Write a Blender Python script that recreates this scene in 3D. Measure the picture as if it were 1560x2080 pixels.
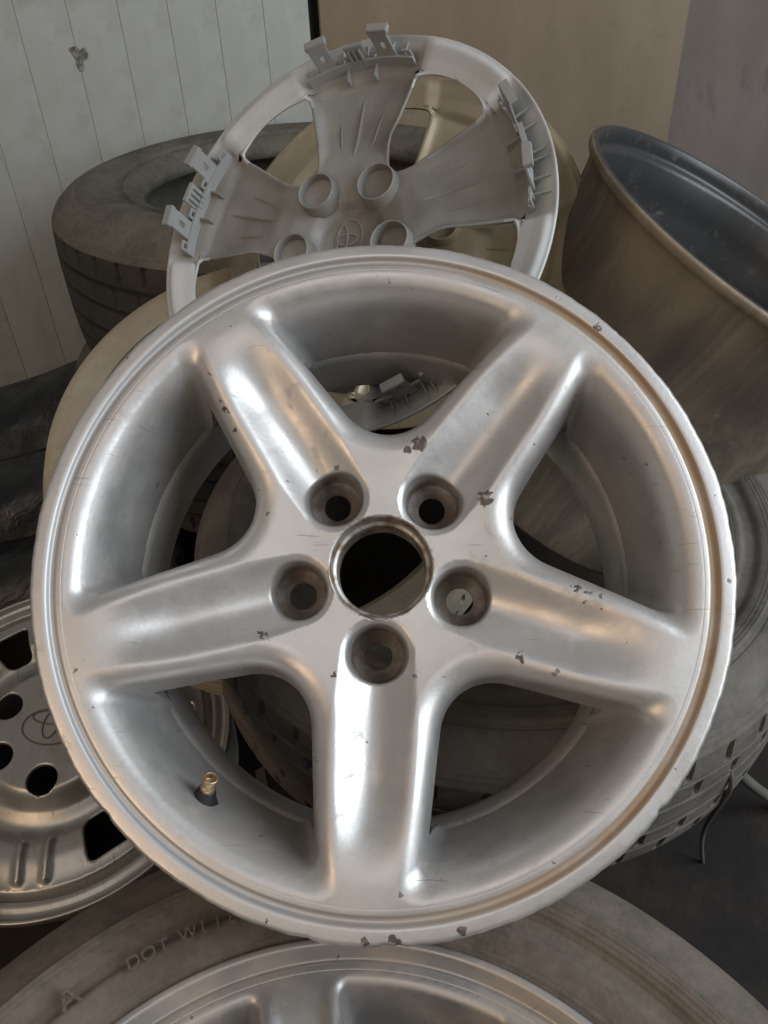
import bpy, bmesh, math, random
import numpy as np
from mathutils import Matrix, Vector

for o in list(bpy.data.objects):
    bpy.data.objects.remove(o)
random.seed(7)
rng = np.random.default_rng(7)
rad = math.radians
SC = bpy.context.scene
COL = SC.collection

# ------------------------------------------------------------------ camera
CAM_H = 0.80
cam_d = bpy.data.cameras.new('camera')
cam = bpy.data.objects.new('camera', cam_d)
COL.objects.link(cam)
cam_d.sensor_fit = 'VERTICAL'
cam_d.sensor_height = 36.0
cam_d.sensor_width = 27.0
cam_d.lens = 27.09
cam_d.clip_start = 0.01
cam_d.clip_end = 100
cam.matrix_world = Matrix((
    (0.99893005, 0.04624676, 0.0, 0.0),
    (-0.02711493, 0.58568259, -0.81008683, 0.0),
    (-0.03746389, 0.80922008, 0.58630992, CAM_H),
    (0, 0, 0, 1)))
SC.camera = cam

# ------------------------------------------------------------------ light
world = bpy.data.worlds.new('World')
SC.world = world
world.use_nodes = True
bg = world.node_tree.nodes['Background']
bg.inputs['Color'].default_value = (0.89, 0.86, 0.82, 1)
bg.inputs['Strength'].default_value = 0.20


def area_light(name, loc, target, sx, sy, power, colour):
    d = bpy.data.lights.new(name, 'AREA')
    d.shape = 'RECTANGLE'
    d.size, d.size_y = sx, sy
    d.energy = power
    d.color = colour
    o = bpy.data.objects.new(name, d)
    COL.objects.link(o)
    o.location = loc
    o.rotation_euler = (Vector(target) - Vector(loc)).to_track_quat('-Z', 'Y').to_euler()
    return o


area_light('doorway_light', (1.20, 0.02, 1.18), (0.0, 0.4, 0.5), 0.9, 1.2, 22, (0.85, 0.93, 1.0))
area_light('warm_bounce_light', (-0.95, -0.75, 1.05), (0.0, 0.4, 0.5), 0.6, 0.8, 5.2, (1.0, 0.70, 0.44))
area_light('overhead_light', (-0.10, -0.60, 1.85), (0.0, 0.4, 0.45), 1.2, 0.9, 3.3, (1.0, 0.92, 0.88))

vs = SC.view_settings
vs.view_transform = 'Standard'
vs.look = 'None'
vs.exposure = 0.0
vs.gamma = 1.0
vs.use_curve_mapping = False
SC.cycles.max_bounces = 7
SC.cycles.diffuse_bounces = 3
SC.cycles.glossy_bounces = 4
SC.cycles.transmission_bounces = 2
SC.cycles.adaptive_threshold = 0.02


# ------------------------------------------------------------------ helpers
def tag(o, label=None, cat=None, group=None, kind=None):
    if label: o['label'] = label
    if cat: o['category'] = cat
    if group: o['group'] = group
    if kind: o['kind'] = kind
    return o


def empty(name, mat):
    o = bpy.data.objects.new(name, None)
    o.empty_display_size = 0.05
    COL.objects.link(o)
    o.matrix_world = mat
    return o


def link(name, me, mat, parent=None):
    if mat is not None and not me.materials:
        me.materials.append(mat)
    o = bpy.data.objects.new(name, me)
    COL.objects.link(o)
    if parent is not None:
        o.parent = parent
    return o


def mesh_from(name, V, Fc, smooth=True):
    me = bpy.data.meshes.new(name)
    me.from_pydata([tuple(v) for v in V], [], [tuple(f) for f in Fc])
    if smooth:
        me.polygons.foreach_set('use_smooth', [True] * len(me.polygons))
    me.update()
    return me


def mesh_np(name, V, Q, smooth=True):
    """fast quad mesh from numpy"""
    me = bpy.data.meshes.new(name)
    n = len(Q)
    me.vertices.add(len(V))
    me.vertices.foreach_set('co', np.asarray(V, np.float32).ravel())
    me.loops.add(4 * n)
    me.loops.foreach_set('vertex_index', np.asarray(Q, np.int32).ravel())
    me.polygons.add(n)
    me.polygons.foreach_set('loop_start', np.arange(0, 4 * n, 4, dtype=np.int32))
    me.polygons.foreach_set('loop_total', np.full(n, 4, np.int32))
    me.update(calc_edges=True)
    me.validate()
    me.polygons.foreach_set('use_smooth', [smooth] * len(me.polygons))
    return me


def pose(c, az, el, roll=0.0):
    """frame whose z axis is the disc's normal; c is relative to the camera"""
    az, el, roll = rad(az), rad(el), rad(roll)
    n = Vector((math.sin(az) * math.cos(el), -math.cos(az) * math.cos(el), math.sin(el)))
    if abs(n.z) > 0.99999:
        u = Vector((0, 1, 0))
    else:
        u = (Vector((0, 0, 1)) - n * n.z).normalized()
    x = u.cross(n)
    X = x * math.cos(roll) + u * math.sin(roll)
    Y = -x * math.sin(roll) + u * math.cos(roll)
    return Matrix(((X.x, Y.x, n.x, c[0]), (X.y, Y.y, n.y, c[1]), (X.z, Y.z, n.z, c[2] + CAM_H), (0, 0, 0, 1)))


def lathe(name, prof, N=192, closed=False, wob=None):
    """prof: list of (r,z) in metres"""
    P = np.array(prof, float)
    m = len(P)
    th = np.linspace(0, 2 * np.pi, N, endpoint=False)
    V = np.stack([np.cos(th)[:, None] * P[None, :, 0], np.sin(th)[:, None] * P[None, :, 0],
                  np.repeat(P[None, :, 1], N, 0)], -1)
    if wob is not None:
        V += wob(th)
    V = V.reshape(-1, 3)
    i = np.arange(N)[:, None]
    j = np.arange(m if closed else m - 1)[None, :]
    a = i * m + j
    b = ((i + 1) % N) * m + j
    jn = (j + 1) % m
    c = ((i + 1) % N) * m + jn
    d = i * m + jn
    Q = np.stack([np.broadcast_to(q, (N, j.shape[1])) for q in (a, b, c, d)], -1).reshape(-1, 4)
    return mesh_np(name, V, Q)


def rounded(pts, rads, n=5):
    """polyline of (r,z,radius) with corner fillets"""
    out = [pts[0]]
    for k in range(1, len(pts) - 1):
        p0, p1, p2 = map(np.array, (pts[k - 1], pts[k], pts[k + 1]))
        a = p0 - p1; b = p2 - p1
        la, lb = np.linalg.norm(a), np.linalg.norm(b)
        d = min(rads[k], la * .48, lb * .48)
        s = p1 + a / la * d; e = p1 + b / lb * d
        for t in np.linspace(0, 1, n):
            out.append(tuple((1 - t) ** 2 * s + 2 * t * (1 - t) * p1 + t * t * e))
    out.append(pts[-1])
    return out


def tube(name, pts, r, mat, parent=None, seg=10, res=4):
    cu = bpy.data.curves.new(name, 'CURVE')
    cu.dimensions = '3D'
    sp = cu.splines.new('NURBS')
    sp.points.add(len(pts) - 1)
    for p, q in zip(sp.points, pts):
        p.co = (*q, 1)
    sp.use_endpoint_u = True
    sp.order_u = 4
    cu.bevel_depth = r
    cu.bevel_resolution = 3
    cu.resolution_u = 8
    cu.use_fill_caps = True
    tmp = bpy.data.objects.new('tmp', cu)
    COL.objects.link(tmp)
    dg = bpy.context.evaluated_depsgraph_get()
    me = bpy.data.meshes.new_from_object(tmp.evaluated_get(dg))
    bpy.data.objects.remove(tmp)
    me.name = name
    me.materials.clear()
    me.polygons.foreach_set('use_smooth', [True] * len(me.polygons))
    return link(name, me, mat, parent)


# ------------------------------------------------------------------ surface nets
def surface_nets(Ffun, lo, hi, h):
    lo = np.array(lo, float); hi = np.array(hi, float)
    n = np.ceil((hi - lo) / h).astype(int) + 1
    ax = [lo[k] + h * np.arange(n[k]) for k in range(3)]
    V = np.empty(n, np.float32)
    step = 24
    for k in range(0, n[0], step):
        X, Y, Z = np.meshgrid(ax[0][k:k + step], ax[1], ax[2], indexing='ij')
        V[k:k + step] = Ffun(X, Y, Z)
    S = V < 0
    nc = n - 1
    corner = [(i, j, k) for i in (0, 1) for j in (0, 1) for k in (0, 1)]
    cnt = np.zeros(nc, np.int8)
    for (i, j, k) in corner:
        cnt += S[i:i + nc[0], j:j + nc[1], k:k + nc[2]]
    act = (cnt > 0) & (cnt < 8)
    idx = np.full(nc, -1, np.int32)
    ii = np.argwhere(act)
    idx[act] = np.arange(len(ii))
    acc = np.zeros((len(ii), 3)); num = np.zeros(len(ii))
    for axis in range(3):
        o1, o2 = [a for a in range(3) if a != axis]
        for b1 in (0, 1):
            for b2 in (0, 1):
                off = np.zeros(3, int); off[o1] = b1; off[o2] = b2
                off2 = off.copy(); off2[axis] = 1
                p = ii + off; q = ii + off2
                va = V[p[:, 0], p[:, 1], p[:, 2]].astype(float)
                vb = V[q[:, 0], q[:, 1], q[:, 2]].astype(float)
                m = (va < 0) != (vb < 0)
                t = np.where(m, va / np.where(m, va - vb, 1), 0)
                pos = off[None, :].astype(float).repeat(len(ii), 0)
                pos[:, axis] = t
                acc[m] += pos[m]; num[m] += 1
    P = lo + h * (ii + acc / num[:, None])
    Q = []
    for axis in range(3):
        o1, o2 = (axis + 1) % 3, (axis + 2) % 3
        sl = [slice(0, n[k]) for k in range(3)]
        sa = list(sl); sb = list(sl)
        sa[axis] = slice(0, n[axis] - 1); sb[axis] = slice(1, n[axis])
        A, B = S[tuple(sa)], S[tuple(sb)]
        ch = A != B
        e = np.argwhere(ch)
        e = e[(e[:, o1] > 0) & (e[:, o2] > 0) & (e[:, o1] < nc[o1]) & (e[:, o2] < nc[o2])]
        flip = ~A[e[:, 0], e[:, 1], e[:, 2]]
        c = []
        for d1, d2 in ((-1, -1), (0, -1), (0, 0), (-1, 0)):
            g = e.copy(); g[:, o1] += d1; g[:, o2] += d2
            c.append(idx[g[:, 0], g[:, 1], g[:, 2]])
        c = np.stack(c, 1)
        c[flip] = c[flip][:, ::-1]
        Q.append(c)
    Q = np.concatenate(Q)
    Q = Q[(Q >= 0).all(1)]

    def grad(P):
        g = np.empty_like(P); e = h * .15
        for k in range(3):
            d = np.zeros(3); d[k] = e
            a = P + d; b = P - d
            g[:, k] = (Ffun(*a.T) - Ffun(*b.T)) / (2 * e)
        return g
    for _ in range(2):
        g = grad(P)
        f = Ffun(*P.T)
        st = g * (f / np.maximum((g * g).sum(1), .05))[:, None]
        ln = np.linalg.norm(st, axis=1, keepdims=True)
        st *= np.minimum(1, .5 * h / np.maximum(ln, 1e-9))
        P = P - st
    g = grad(P)
    N = g / np.maximum(np.linalg.norm(g, axis=1, keepdims=True), 1e-9)
    return P, Q, N


def sdf_mesh(name, Ffun, lo, hi, h, attr=None):
    P, Q, N = surface_nets(Ffun, lo, hi, h)
    me = mesh_np(name, P * .001, Q)
    if len(me.vertices) == len(P):
        me.normals_split_custom_set_from_vertices([tuple(v) for v in N])
    if attr:
        for k, fn in attr.items():
            a = me.attributes.new(k, 'FLOAT', 'POINT')
            a.data.foreach_set('value', fn(P).astype(np.float32))
    return me


def sstep(a, b, x):
    t = np.clip((x - a) / (b - a), 0, 1)
    return t * t * (3 - 2 * t)


def smin_r(a, b, k):
    return np.maximum(k, np.minimum(a, b)) - np.sqrt(np.maximum(k - a, 0) ** 2 + np.maximum(k - b, 0) ** 2)


def smax_r(a, b, k):
    return -smin_r(-a, -b, k)


# ------------------------------------------------------------------ materials
class NT:
    def __init__(self, name):
        self.m = bpy.data.materials.new(name)
        self.m.use_nodes = True
        self.t = self.m.node_tree
        self.b = self.t.nodes['Principled BSDF']

    def n(self, typ, **kw):
        nd = self.t.nodes.new(typ)
        for k, v in kw.items():
            if k in nd.inputs.keys():
                nd.inputs[k].default_value = v
            else:
                setattr(nd, k, v)
        return nd

    def l(self, a, b):
        self.t.links.new(a, b)

    def coord(self):
        if not hasattr(self, '_c'):
            self._c = self.n('ShaderNodeTexCoord').outputs['Object']
        return self._c

    def noise(self, scale, detail=4, rough=.55, vec=None, dist=0.0):
        nd = self.n('ShaderNodeTexNoise')
        nd.inputs['Scale'].default_value = scale
        nd.inputs['Detail'].default_value = detail
        nd.inputs['Roughness'].default_value = rough
        nd.inputs['Distortion'].default_value = dist
        self.l(vec if vec is not None else self.coord(), nd.inputs['Vector'])
        return nd.outputs['Fac']

    def stretch(self, s):
        mp = self.n('ShaderNodeMapping')
        mp.inputs['Scale'].default_value = s
        self.l(self.coord(), mp.inputs['Vector'])
        return mp.outputs['Vector']

    def ramp(self, fac, a, b, lo=0.0, hi=1.0):
        nd = self.n('ShaderNodeMapRange')
        nd.interpolation_type = 'SMOOTHSTEP'
        nd.inputs['From Min'].default_value = a
        nd.inputs['From Max'].default_value = b
        nd.inputs['To Min'].default_value = lo
        nd.inputs['To Max'].default_value = hi
        self.l(fac, nd.inputs['Value'])
        return nd.outputs['Result']

    def math(self, op, a, b=None):
        nd = self.n('ShaderNodeMath')
        nd.operation = op
        for k, v in enumerate((a, b)):
            if v is None: continue
            if isinstance(v, (int, float)): nd.inputs[k].default_value = v
            else: self.l(v, nd.inputs[k])
        return nd.outputs[0]

    def mix(self, fac, a, b):
        nd = self.n('ShaderNodeMix')
        nd.data_type = 'RGBA'
        if isinstance(fac, (int, float)): nd.inputs[0].default_value = fac
        else: self.l(fac, nd.inputs[0])
        for s, v in ((6, a), (7, b)):
            if isinstance(v, tuple): nd.inputs[s].default_value = (*v, 1)
            else: self.l(v, nd.inputs[s])
        return nd.outputs[2]

    def attr(self, name):
        nd = self.n('ShaderNodeAttribute')
        nd.attribute_name = name
        return nd.outputs['Fac']

    def set(self, **kw):
        for k, v in kw.items():
            k = k.replace('_', ' ').title().replace('Ior', 'IOR')
            s = self.b.inputs[k]
            if isinstance(v, tuple): s.default_value = (*v, 1)
            elif isinstance(v, (int, float)): s.default_value = v
            else: self.l(v, s)

    def bump(self, h, strength=.3, dist=.001):
        nd = self.n('ShaderNodeBump')
        nd.inputs['Strength'].default_value = strength
        nd.inputs['Distance'].default_value = dist
        self.l(h, nd.inputs['Height'])
        self.l(nd.outputs['Normal'], self.b.inputs['Normal'])

    def near(self, p, r, warp=None):
        """1 inside a ragged blob round p (object space)"""
        v = self.n('ShaderNodeVectorMath'); v.operation = 'DISTANCE'
        self.l(warp if warp is not None else self.coord(), v.inputs[0])
        v.inputs[1].default_value = p
        return self.ramp(v.outputs['Value'], r * .8, r, 1, 0)

    def warped(self, scale, amp):
        nd = self.n('ShaderNodeTexNoise')
        nd.inputs['Scale'].default_value = scale
        nd.inputs['Detail'].default_value = 3
        self.l(self.coord(), nd.inputs['Vector'])
        s = self.n('ShaderNodeVectorMath'); s.operation = 'SUBTRACT'
        self.l(nd.outputs['Color'], s.inputs[0]); s.inputs[1].default_value = (.5, .5, .5)
        k = self.n('ShaderNodeVectorMath'); k.operation = 'SCALE'
        self.l(s.outputs[0], k.inputs[0]); k.inputs['Scale'].default_value = amp
        a = self.n('ShaderNodeVectorMath'); a.operation = 'ADD'
        self.l(self.coord(), a.inputs[0]); self.l(k.outputs[0], a.inputs[1])
        return a.outputs[0]


# marks on the main wheel: (x, y, z, radius) in mm, wheel frame
CHIPS = [(29, 82, -27, 7.5), (21, 78, -27, 4.5), (71, 42, -27, 6.5), (74, 47, -27, 4), (-76, -45, -27, 4), (-79, -42, -27, 3.0),
         (86, -63, -24, 5.5), (124, -21, -18, 3.5), (131, -24, -17, 3), (138, -26, -16, 3), (197, 3, -12, 4), (195, 8, -14, 2.4),
         (1.4, -217, -1, 5.5), (-16, -217, -1, 4), (40, -213, -1, 4), (-24, -136, -15, 2.6), (57, -52, -29, 2.6), (150, -54, -12, 2.6),
         (-43, 70, -33, 4.5), (-101, 108, -15, 3.4), (-104, 114, -14, 2.6), (-33, -69, -28, 2.8), (36, -11, -30, 2.4), (-60, 60, -27, 2),
         (-96, 92, -18, 3.6), (168, -131, -1, 3.5), (150, 152, -1, 3.5), (-70, -205, -1, 3)]


CHIPS = [(x * math.cos(rad(4)) - y * math.sin(rad(4)), x * math.sin(rad(4)) + y * math.cos(rad(4)), z, r) for x, y, z, r in CHIPS]


def silver_paint(name, chips=(), tint=1.0, dust=.16, rough=.42, metal=.72):
    t = NT(name)
    base = t.mix(t.noise(9, 5), tuple(tint * v for v in (.50, .495, .49)), tuple(tint * v for v in (.62, .60, .585)))
    d = t.ramp(t.noise(14, 6, .6), .42, .75, 0, dust)
    col = t.mix(d, base, (.42, .34, .26))
    # fine dark nicks all over
    nick = t.ramp(t.noise(95, 2, .5), .735, .76, 0, 1)
    fac = t.math('MULTIPLY', nick, .75)
    g = t.attr('grime_tone')
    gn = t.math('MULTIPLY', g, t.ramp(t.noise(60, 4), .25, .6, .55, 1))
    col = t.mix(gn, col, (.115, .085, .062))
    if chips:
        w = t.warped(230, .009)
        tot = None
        for (x, y, z, r) in chips:
            q = t.near((x * .001, y * .001, z * .001), r * .00082, w)
            tot = q if tot is None else t.math('MAXIMUM', tot, q)
        fac = t.math('MAXIMUM', fac, tot)
    col = t.mix(fac, col, t.mix(t.ramp(t.noise(200, 4), .50, .66), (.085, .068, .058), (.29, .25, .215)))
    # hairline scratches in several directions, dried water marks
    sc = None
    for k, (ang, thr) in enumerate(((.4, .69), (1.9, .70), (2.7, .70))):
        mp = t.n('ShaderNodeMapping')
        mp.inputs['Rotation'].default_value = (0, 0, ang)
        mp.inputs['Location'].default_value = (k * 3.1, k * 1.7, 0)
        mp.inputs['Scale'].default_value = (9, 190, 9)
        t.l(t.coord(), mp.inputs['Vector'])
        q = t.math('MULTIPLY', t.ramp(t.noise(2.2, 2, .5, mp.outputs['Vector'], .25), thr, thr + .02, 0, 1), t.ramp(t.noise(17 + 5 * k, 2), .55, .65, 0, 1))
        sc = q if sc is None else t.math('MAXIMUM', sc, q)
    col = t.mix(t.math('MULTIPLY', sc, .55), col, (.20, .17, .14))
    wm = t.ramp(t.noise(48, 5, .7, dist=.8), .60, .68, 0, .30)
    col = t.mix(wm, col, (.40, .345, .28))
    rgh = t.math('ADD', t.ramp(t.noise(26, 7, .7), .3, .7, rough - .07, rough + .10), t.math('ADD', t.math('MULTIPLY', gn, .3), t.math('MULTIPLY', wm, .4)))
    met = t.math('SUBTRACT', metal, t.math('MAXIMUM', t.math('MULTIPLY', fac, .6), t.math('MAXIMUM', t.math('MULTIPLY', gn, .6), t.math('MULTIPLY', d, .7))))
    t.set(base_color=col, metallic=met, roughness=rgh, coat_weight=.12, coat_roughness=.25)
    t.bump(t.math('SUBTRACT', t.noise(300, 3), t.math('ADD', t.math('MULTIPLY', fac, 2.5), sc)), .16, .0006)
    return t.m


def rubber(name, col, dustc, amount, gloss=.75, scale=11):
    t = NT(name)
    n1 = t.noise(scale * 1.8, 9, .70, dist=.4)
    n2 = t.noise(120, 5, .7)
    f = t.ramp(t.math('ADD', n1, t.math('MULTIPLY', n2, .45)), .40, 1.05, amount * .5, min(1, amount * 1.2))
    rub = t.ramp(t.noise(scale * .8, 8, .75, t.stretch((1, 1, 2.5)), .4), .48, .70, 1, .45)
    f = t.math('MULTIPLY', f, rub)
    xy = t.n('ShaderNodeVectorMath'); xy.operation = 'MULTIPLY'
    t.l(t.coord(), xy.inputs[0]); xy.inputs[1].default_value = (1, 1, 0)
    ln = t.n('ShaderNodeVectorMath'); ln.operation = 'LENGTH'; t.l(xy.outputs[0], ln.inputs[0])
    rings = t.math('SINE', t.math('MULTIPLY', ln.outputs['Value'], 1900.0))
    band = t.ramp(t.math('SINE', t.math('MULTIPLY', ln.outputs['Value'], 150.0)), .1, .5)
    rings = t.math('MULTIPLY', rings, band)
    t.set(base_color=t.mix(f, col, dustc), roughness=t.ramp(f, 0, 1, gloss, .92), specular_ior_level=.35)
    t.bump(t.math('ADD', t.math('ADD', t.noise(300, 4), t.noise(60, 6, .75)), t.math('MULTIPLY', rings, .35)), .35, .0012)
    return t.m


def plastic(name, col, dirt, amount, rough=.5, metal=0.0):
    t = NT(name)
    f = t.ramp(t.noise(13, 6, .65), .42, .78, 0, amount)
    t.set(base_color=t.mix(f, col, dirt), roughness=t.ramp(t.noise(40, 4), .3, .7, rough - .07, rough + .12), metallic=metal)
    t.bump(t.noise(400, 3), .06, .0005)
    return t.m


M_SILVER = silver_paint('silver wheel paint', CHIPS)
M_LIP = silver_paint('silver lip paint', [c for c in CHIPS if c[2] == -1], dust=.25, rough=.40)


def groove_mat():
    t = NT('grimy lip groove')
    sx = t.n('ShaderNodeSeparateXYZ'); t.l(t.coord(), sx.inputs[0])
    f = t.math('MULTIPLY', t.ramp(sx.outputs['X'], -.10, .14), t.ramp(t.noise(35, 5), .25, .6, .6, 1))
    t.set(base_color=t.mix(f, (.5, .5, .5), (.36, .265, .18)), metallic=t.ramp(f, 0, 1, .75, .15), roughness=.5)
    return t.m


M_GROOVE = groove_mat()
M_BARREL = silver_paint('dull barrel paint', dust=.6, rough=.5)
M_BRASS = NT('brass'); M_BRASS.set(base_color=(.46, .34, .22), metallic=.9, roughness=.42); M_BRASS = M_BRASS.m
M_VALVE = NT('valve rubber'); M_VALVE.set(base_color=(.012, .012, .014), roughness=.5); M_VALVE = M_VALVE.m
def cap_grey():
    t = NT('grey cap plastic')
    f = t.ramp(t.noise(13, 6, .65), .35, .75, .1, .8)
    g = t.math('MULTIPLY', t.attr('film_shade'), t.ramp(t.noise(7, 5, .6), .3, .7, .6, 1))  # dust film, plus painted shade setting spokes off from the brighter band
    col = t.mix(f, (.56, .575, .58), (.44, .43, .40))
    col = t.mix(g, col, t.mix(f, (.195, .187, .165), (.125, .115, .095)))
    t.set(base_color=col, roughness=t.ramp(t.noise(40, 4), .3, .7, .42, .6))
    t.bump(t.noise(300, 3), .08, .0006)
    return t.m


M_CAP_GREY = cap_grey()
M_CAP_RIB = plastic('filmed cap plastic', (.25, .245, .225), (.17, .16, .14), .7, .5)
M_CAP_CLIP = plastic('pale clip plastic', (.33, .335, .33), (.22, .20, .17), .6, .5)
M_CAP_TAN = plastic('tan cap plastic', (.36, .29, .19), (.22, .16, .10), .7, .36, .25)
M_RUB_DARK = rubber('dusty dark rubber', (.026, .027, .025), (.28, .255, .205), .60)
M_RUB_TREAD = rubber('worn tread rubber', (.022, .024, .023), (.17, .15, .12), .30)
M_RUB_GREY = rubber('grey dusted rubber', (.035, .034, .032), (.23, .205, .175), .60)
M_RUB_BEIGE = rubber('beige dust caked rubber', (.25, .215, .16), (.44, .385, .285), .9)
M_RUB_LETTER = rubber('raised letter rubber', (.035, .031, .027), (.25, .205, .16), .66)
M_RUB_BROWN = rubber('brown dusted rubber', (.028, .025, .022), (.215, .178, .142), .66)


def steel_mat():
    t = NT('tarnished steel paint')
    f = t.ramp(t.noise(16, 6, .65), .45, .75, 0, .65)
    s = t.ramp(t.noise(40, 5, .6, t.stretch((6, 1, 1))), .60, .72, 0, .8)
    f = t.math('MAXIMUM', f, s)
    t.set(base_color=t.mix(f, (.44, .43, .40), (.21, .18, .14)), metallic=t.ramp(f, 0, 1, .8, .3), roughness=.38)
    t.bump(t.noise(200, 3), .12, .0006)
    return t.m


M_STEEL = steel_mat()
M_MARK = plastic('dirt-filled marking', (.16, .14, .105), (.08, .065, .05), .8, .6, .4)


def barrel_out():
    t = NT('muddy alloy')
    f = t.ramp(t.noise(9, 7, .68, t.stretch((1, 1, .45)), .8), .36, .66, 0, 1)
    g = t.ramp(t.noise(34, 5, .7), .62, .74, 0, .5)
    col = t.mix(g, t.mix(f, (.12, .10, .075), (.27, .215, .15)), (.38, .34, .28))
    t.set(base_color=col, roughness=.7, metallic=.15)
    t.bump(t.noise(120, 5), .3, .001)
    return t.m


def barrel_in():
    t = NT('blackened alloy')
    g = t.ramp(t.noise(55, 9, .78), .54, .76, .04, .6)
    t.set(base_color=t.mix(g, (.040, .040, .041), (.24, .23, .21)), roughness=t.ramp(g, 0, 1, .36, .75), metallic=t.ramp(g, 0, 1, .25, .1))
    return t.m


M_B_OUT = barrel_out()
M_B_IN = barrel_in()
M_BLACK = NT('glossy black plastic'); M_BLACK.set(base_color=M_BLACK.mix(M_BLACK.ramp(M_BLACK.noise(9, 6, .65), .5, .75, 0, .7), (.007, .009, .011), (.07, .058, .04)), roughness=M_BLACK.ramp(M_BLACK.noise(20, 5), .35, .7, .25, .6))
M_BLACK.bump(M_BLACK.noise(14, 4, .6, dist=1), .5, .01)
M_BLACK = M_BLACK.m
M_WIRE = plastic('grey cable skin', (.10, .095, .085), (.25, .21, .16), .5, .6)
M_SCRAP = plastic('pale plastic', (.50, .46, .34), (.3, .25, .17), .5, .55)


# ------------------------------------------------------------------ setting
def floor_mat():
    t = NT('oily floor')
    f = t.noise(7, 7, .65)
    t.set(base_color=t.mix(t.ramp(f, .35, .7), (.006, .004, .003), (.026, .017, .012)), roughness=.85)
    t.bump(t.noise(40, 6), .5, .004)
    return t.m


fl = mesh_from('floor', [(-3, -1.5, 0), (3, -1.5, 0), (3, 2.0, 0), (-3, 2.0, 0)], [(0, 1, 2, 3)], False)
tag(link('floor', fl, floor_mat()), kind='structure')


def wall_white():
    t = NT('white panel paint')
    f = t.ramp(t.noise(3.5, 6, .6), .35, .75)
    col = t.mix(f, (.50, .525, .505), (.41, .42, .38))
    sx = t.n('ShaderNodeSeparateXYZ'); t.l(t.coord(), sx.inputs[0])
    grime_tone = t.math('MULTIPLY', t.ramp(t.noise(11, 6, .7), .42, .8), .55)
    col = t.mix(grime_tone, col, (.27, .24, .18))
    t.set(base_color=col, roughness=.42)
    t.bump(t.noise(18, 3), .08, .002)
    return t.m


M_WALL = wall_white()
WL0, WL1 = Vector((-1.44, 1.30, 0)), Vector((-.095, 1.673, 0))
wdir = (WL1 - WL0).normalized()
wnor = Vector((wdir.y, -wdir.x, 0))
lw = empty('left_wall', Matrix(((wdir.x, -wdir.y, 0, WL1.x), (wdir.y, wdir.x, 0, WL1.y), (0, 0, 1, 0), (0, 0, 0, 1))))
tag(lw, kind='structure')
PW = 0.083


def panel_mesh(w, h=1.6):
    g = .00012
    bm = bmesh.new()
    prof = [(g, .0007), (g + .001, -.0004), (w * .5, -.0012), (w - g - .001, -.0004), (w - g, .0007), (w - g, .02), (g, .02)]
    lo = [bm.verts.new((x, y, 0)) for x, y in prof]
    hi = [bm.verts.new((x, y, h)) for x, y in prof]
    for k in range(len(prof)):
        bm.faces.new((lo[k], lo[(k + 1) % 7], hi[(k + 1) % 7], hi[k]))
    me = bpy.data.meshes.new('panel'); bm.to_mesh(me); bm.free()
    return me


pm = panel_mesh(PW)
pm.materials.append(M_WALL)
for k in range(17):
    p = link('panel', pm, None, lw)
    p.location = (-(k + 1) * PW, 0, 0)
dark = NT('painted gap shade'); dark.set(base_color=(.012, .014, .012), roughness=.8)
bk = mesh_from('backing', [(-1.42, .0195, 0), (-.002, .0195, 0), (-.002, .0195, 1.6), (-1.42, .0195, 1.6)], [(0, 1, 2, 3)], False)
link('backing', bk, M_WALL, lw)
gp = mesh_from('gap_shade_strip', [(-.02, .035, 0), (.05, .035, 0), (.05, .035, 1.6), (-.02, .035, 1.6), (-.02, .05, 0), (.05, .05, 0), (.05, .05, 1.6), (-.02, .05, 1.6)],
               [(0, 1, 2, 3), (4, 7, 6, 5), (0, 4, 5, 1), (1, 5, 6, 2), (2, 6, 7, 3), (3, 7, 4, 0)], False)
link('gap_shade_strip', gp, dark.m, lw)  # near-black strip added behind the gap, standing in for its shade
# torn dent on the panel
tm = NT('torn dent')
tm.set(base_color=tm.mix(tm.ramp(tm.noise(120, 4), .4, .6), (.30, .285, .25), (.13, .12, .10)), roughness=.9)
bm = bmesh.new()
pts = []
for k in range(17):
    a = 2 * math.pi * k / 17
    r = .017 * (1 + .35 * math.sin(3 * a + .7) + .25 * random.uniform(-1, 1))
    pts.append((math.cos(a) * r * .75, -.0025, math.sin(a) * r))
cv = bm.verts.new((0, .0, 0))
vs_ = [bm.verts.new(p) for p in pts]
for k in range(17):
    bm.faces.new((cv, vs_[k], vs_[(k + 1) % 17]))
me = bpy.data.meshes.new('dent'); bm.to_mesh(me); bm.free()
dn = link('dent', me, tm.m, lw)
dn.location = (-.412, -.0012, .676)


def brown_wall():
    t = NT('brown board')
    f = t.noise(5, 7, .62, t.stretch((1, 1, .5)))
    f2 = t.noise(70, 4, .6)
    sx = t.n('ShaderNodeSeparateXYZ'); t.l(t.coord(), sx.inputs[0])
    col = t.mix(t.ramp(f, .32, .7), (.25, .19, .13), (.33, .262, .185))
    col = t.mix(t.ramp(f2, .55, .8, 0, .3), col, (.15, .12, .09))
    col = t.mix(t.ramp(t.noise(16, 8, .75, dist=.5), .58, .72, 0, .55), col, (.12, .095, .07))
    col = t.mix(t.ramp(t.noise(130, 2), .77, .79, 0, .7), col, (.05, .04, .03))
    t.set(base_color=col, roughness=.75)
    t.bump(t.noise(60, 5), .15, .001)
    return t.m


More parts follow.
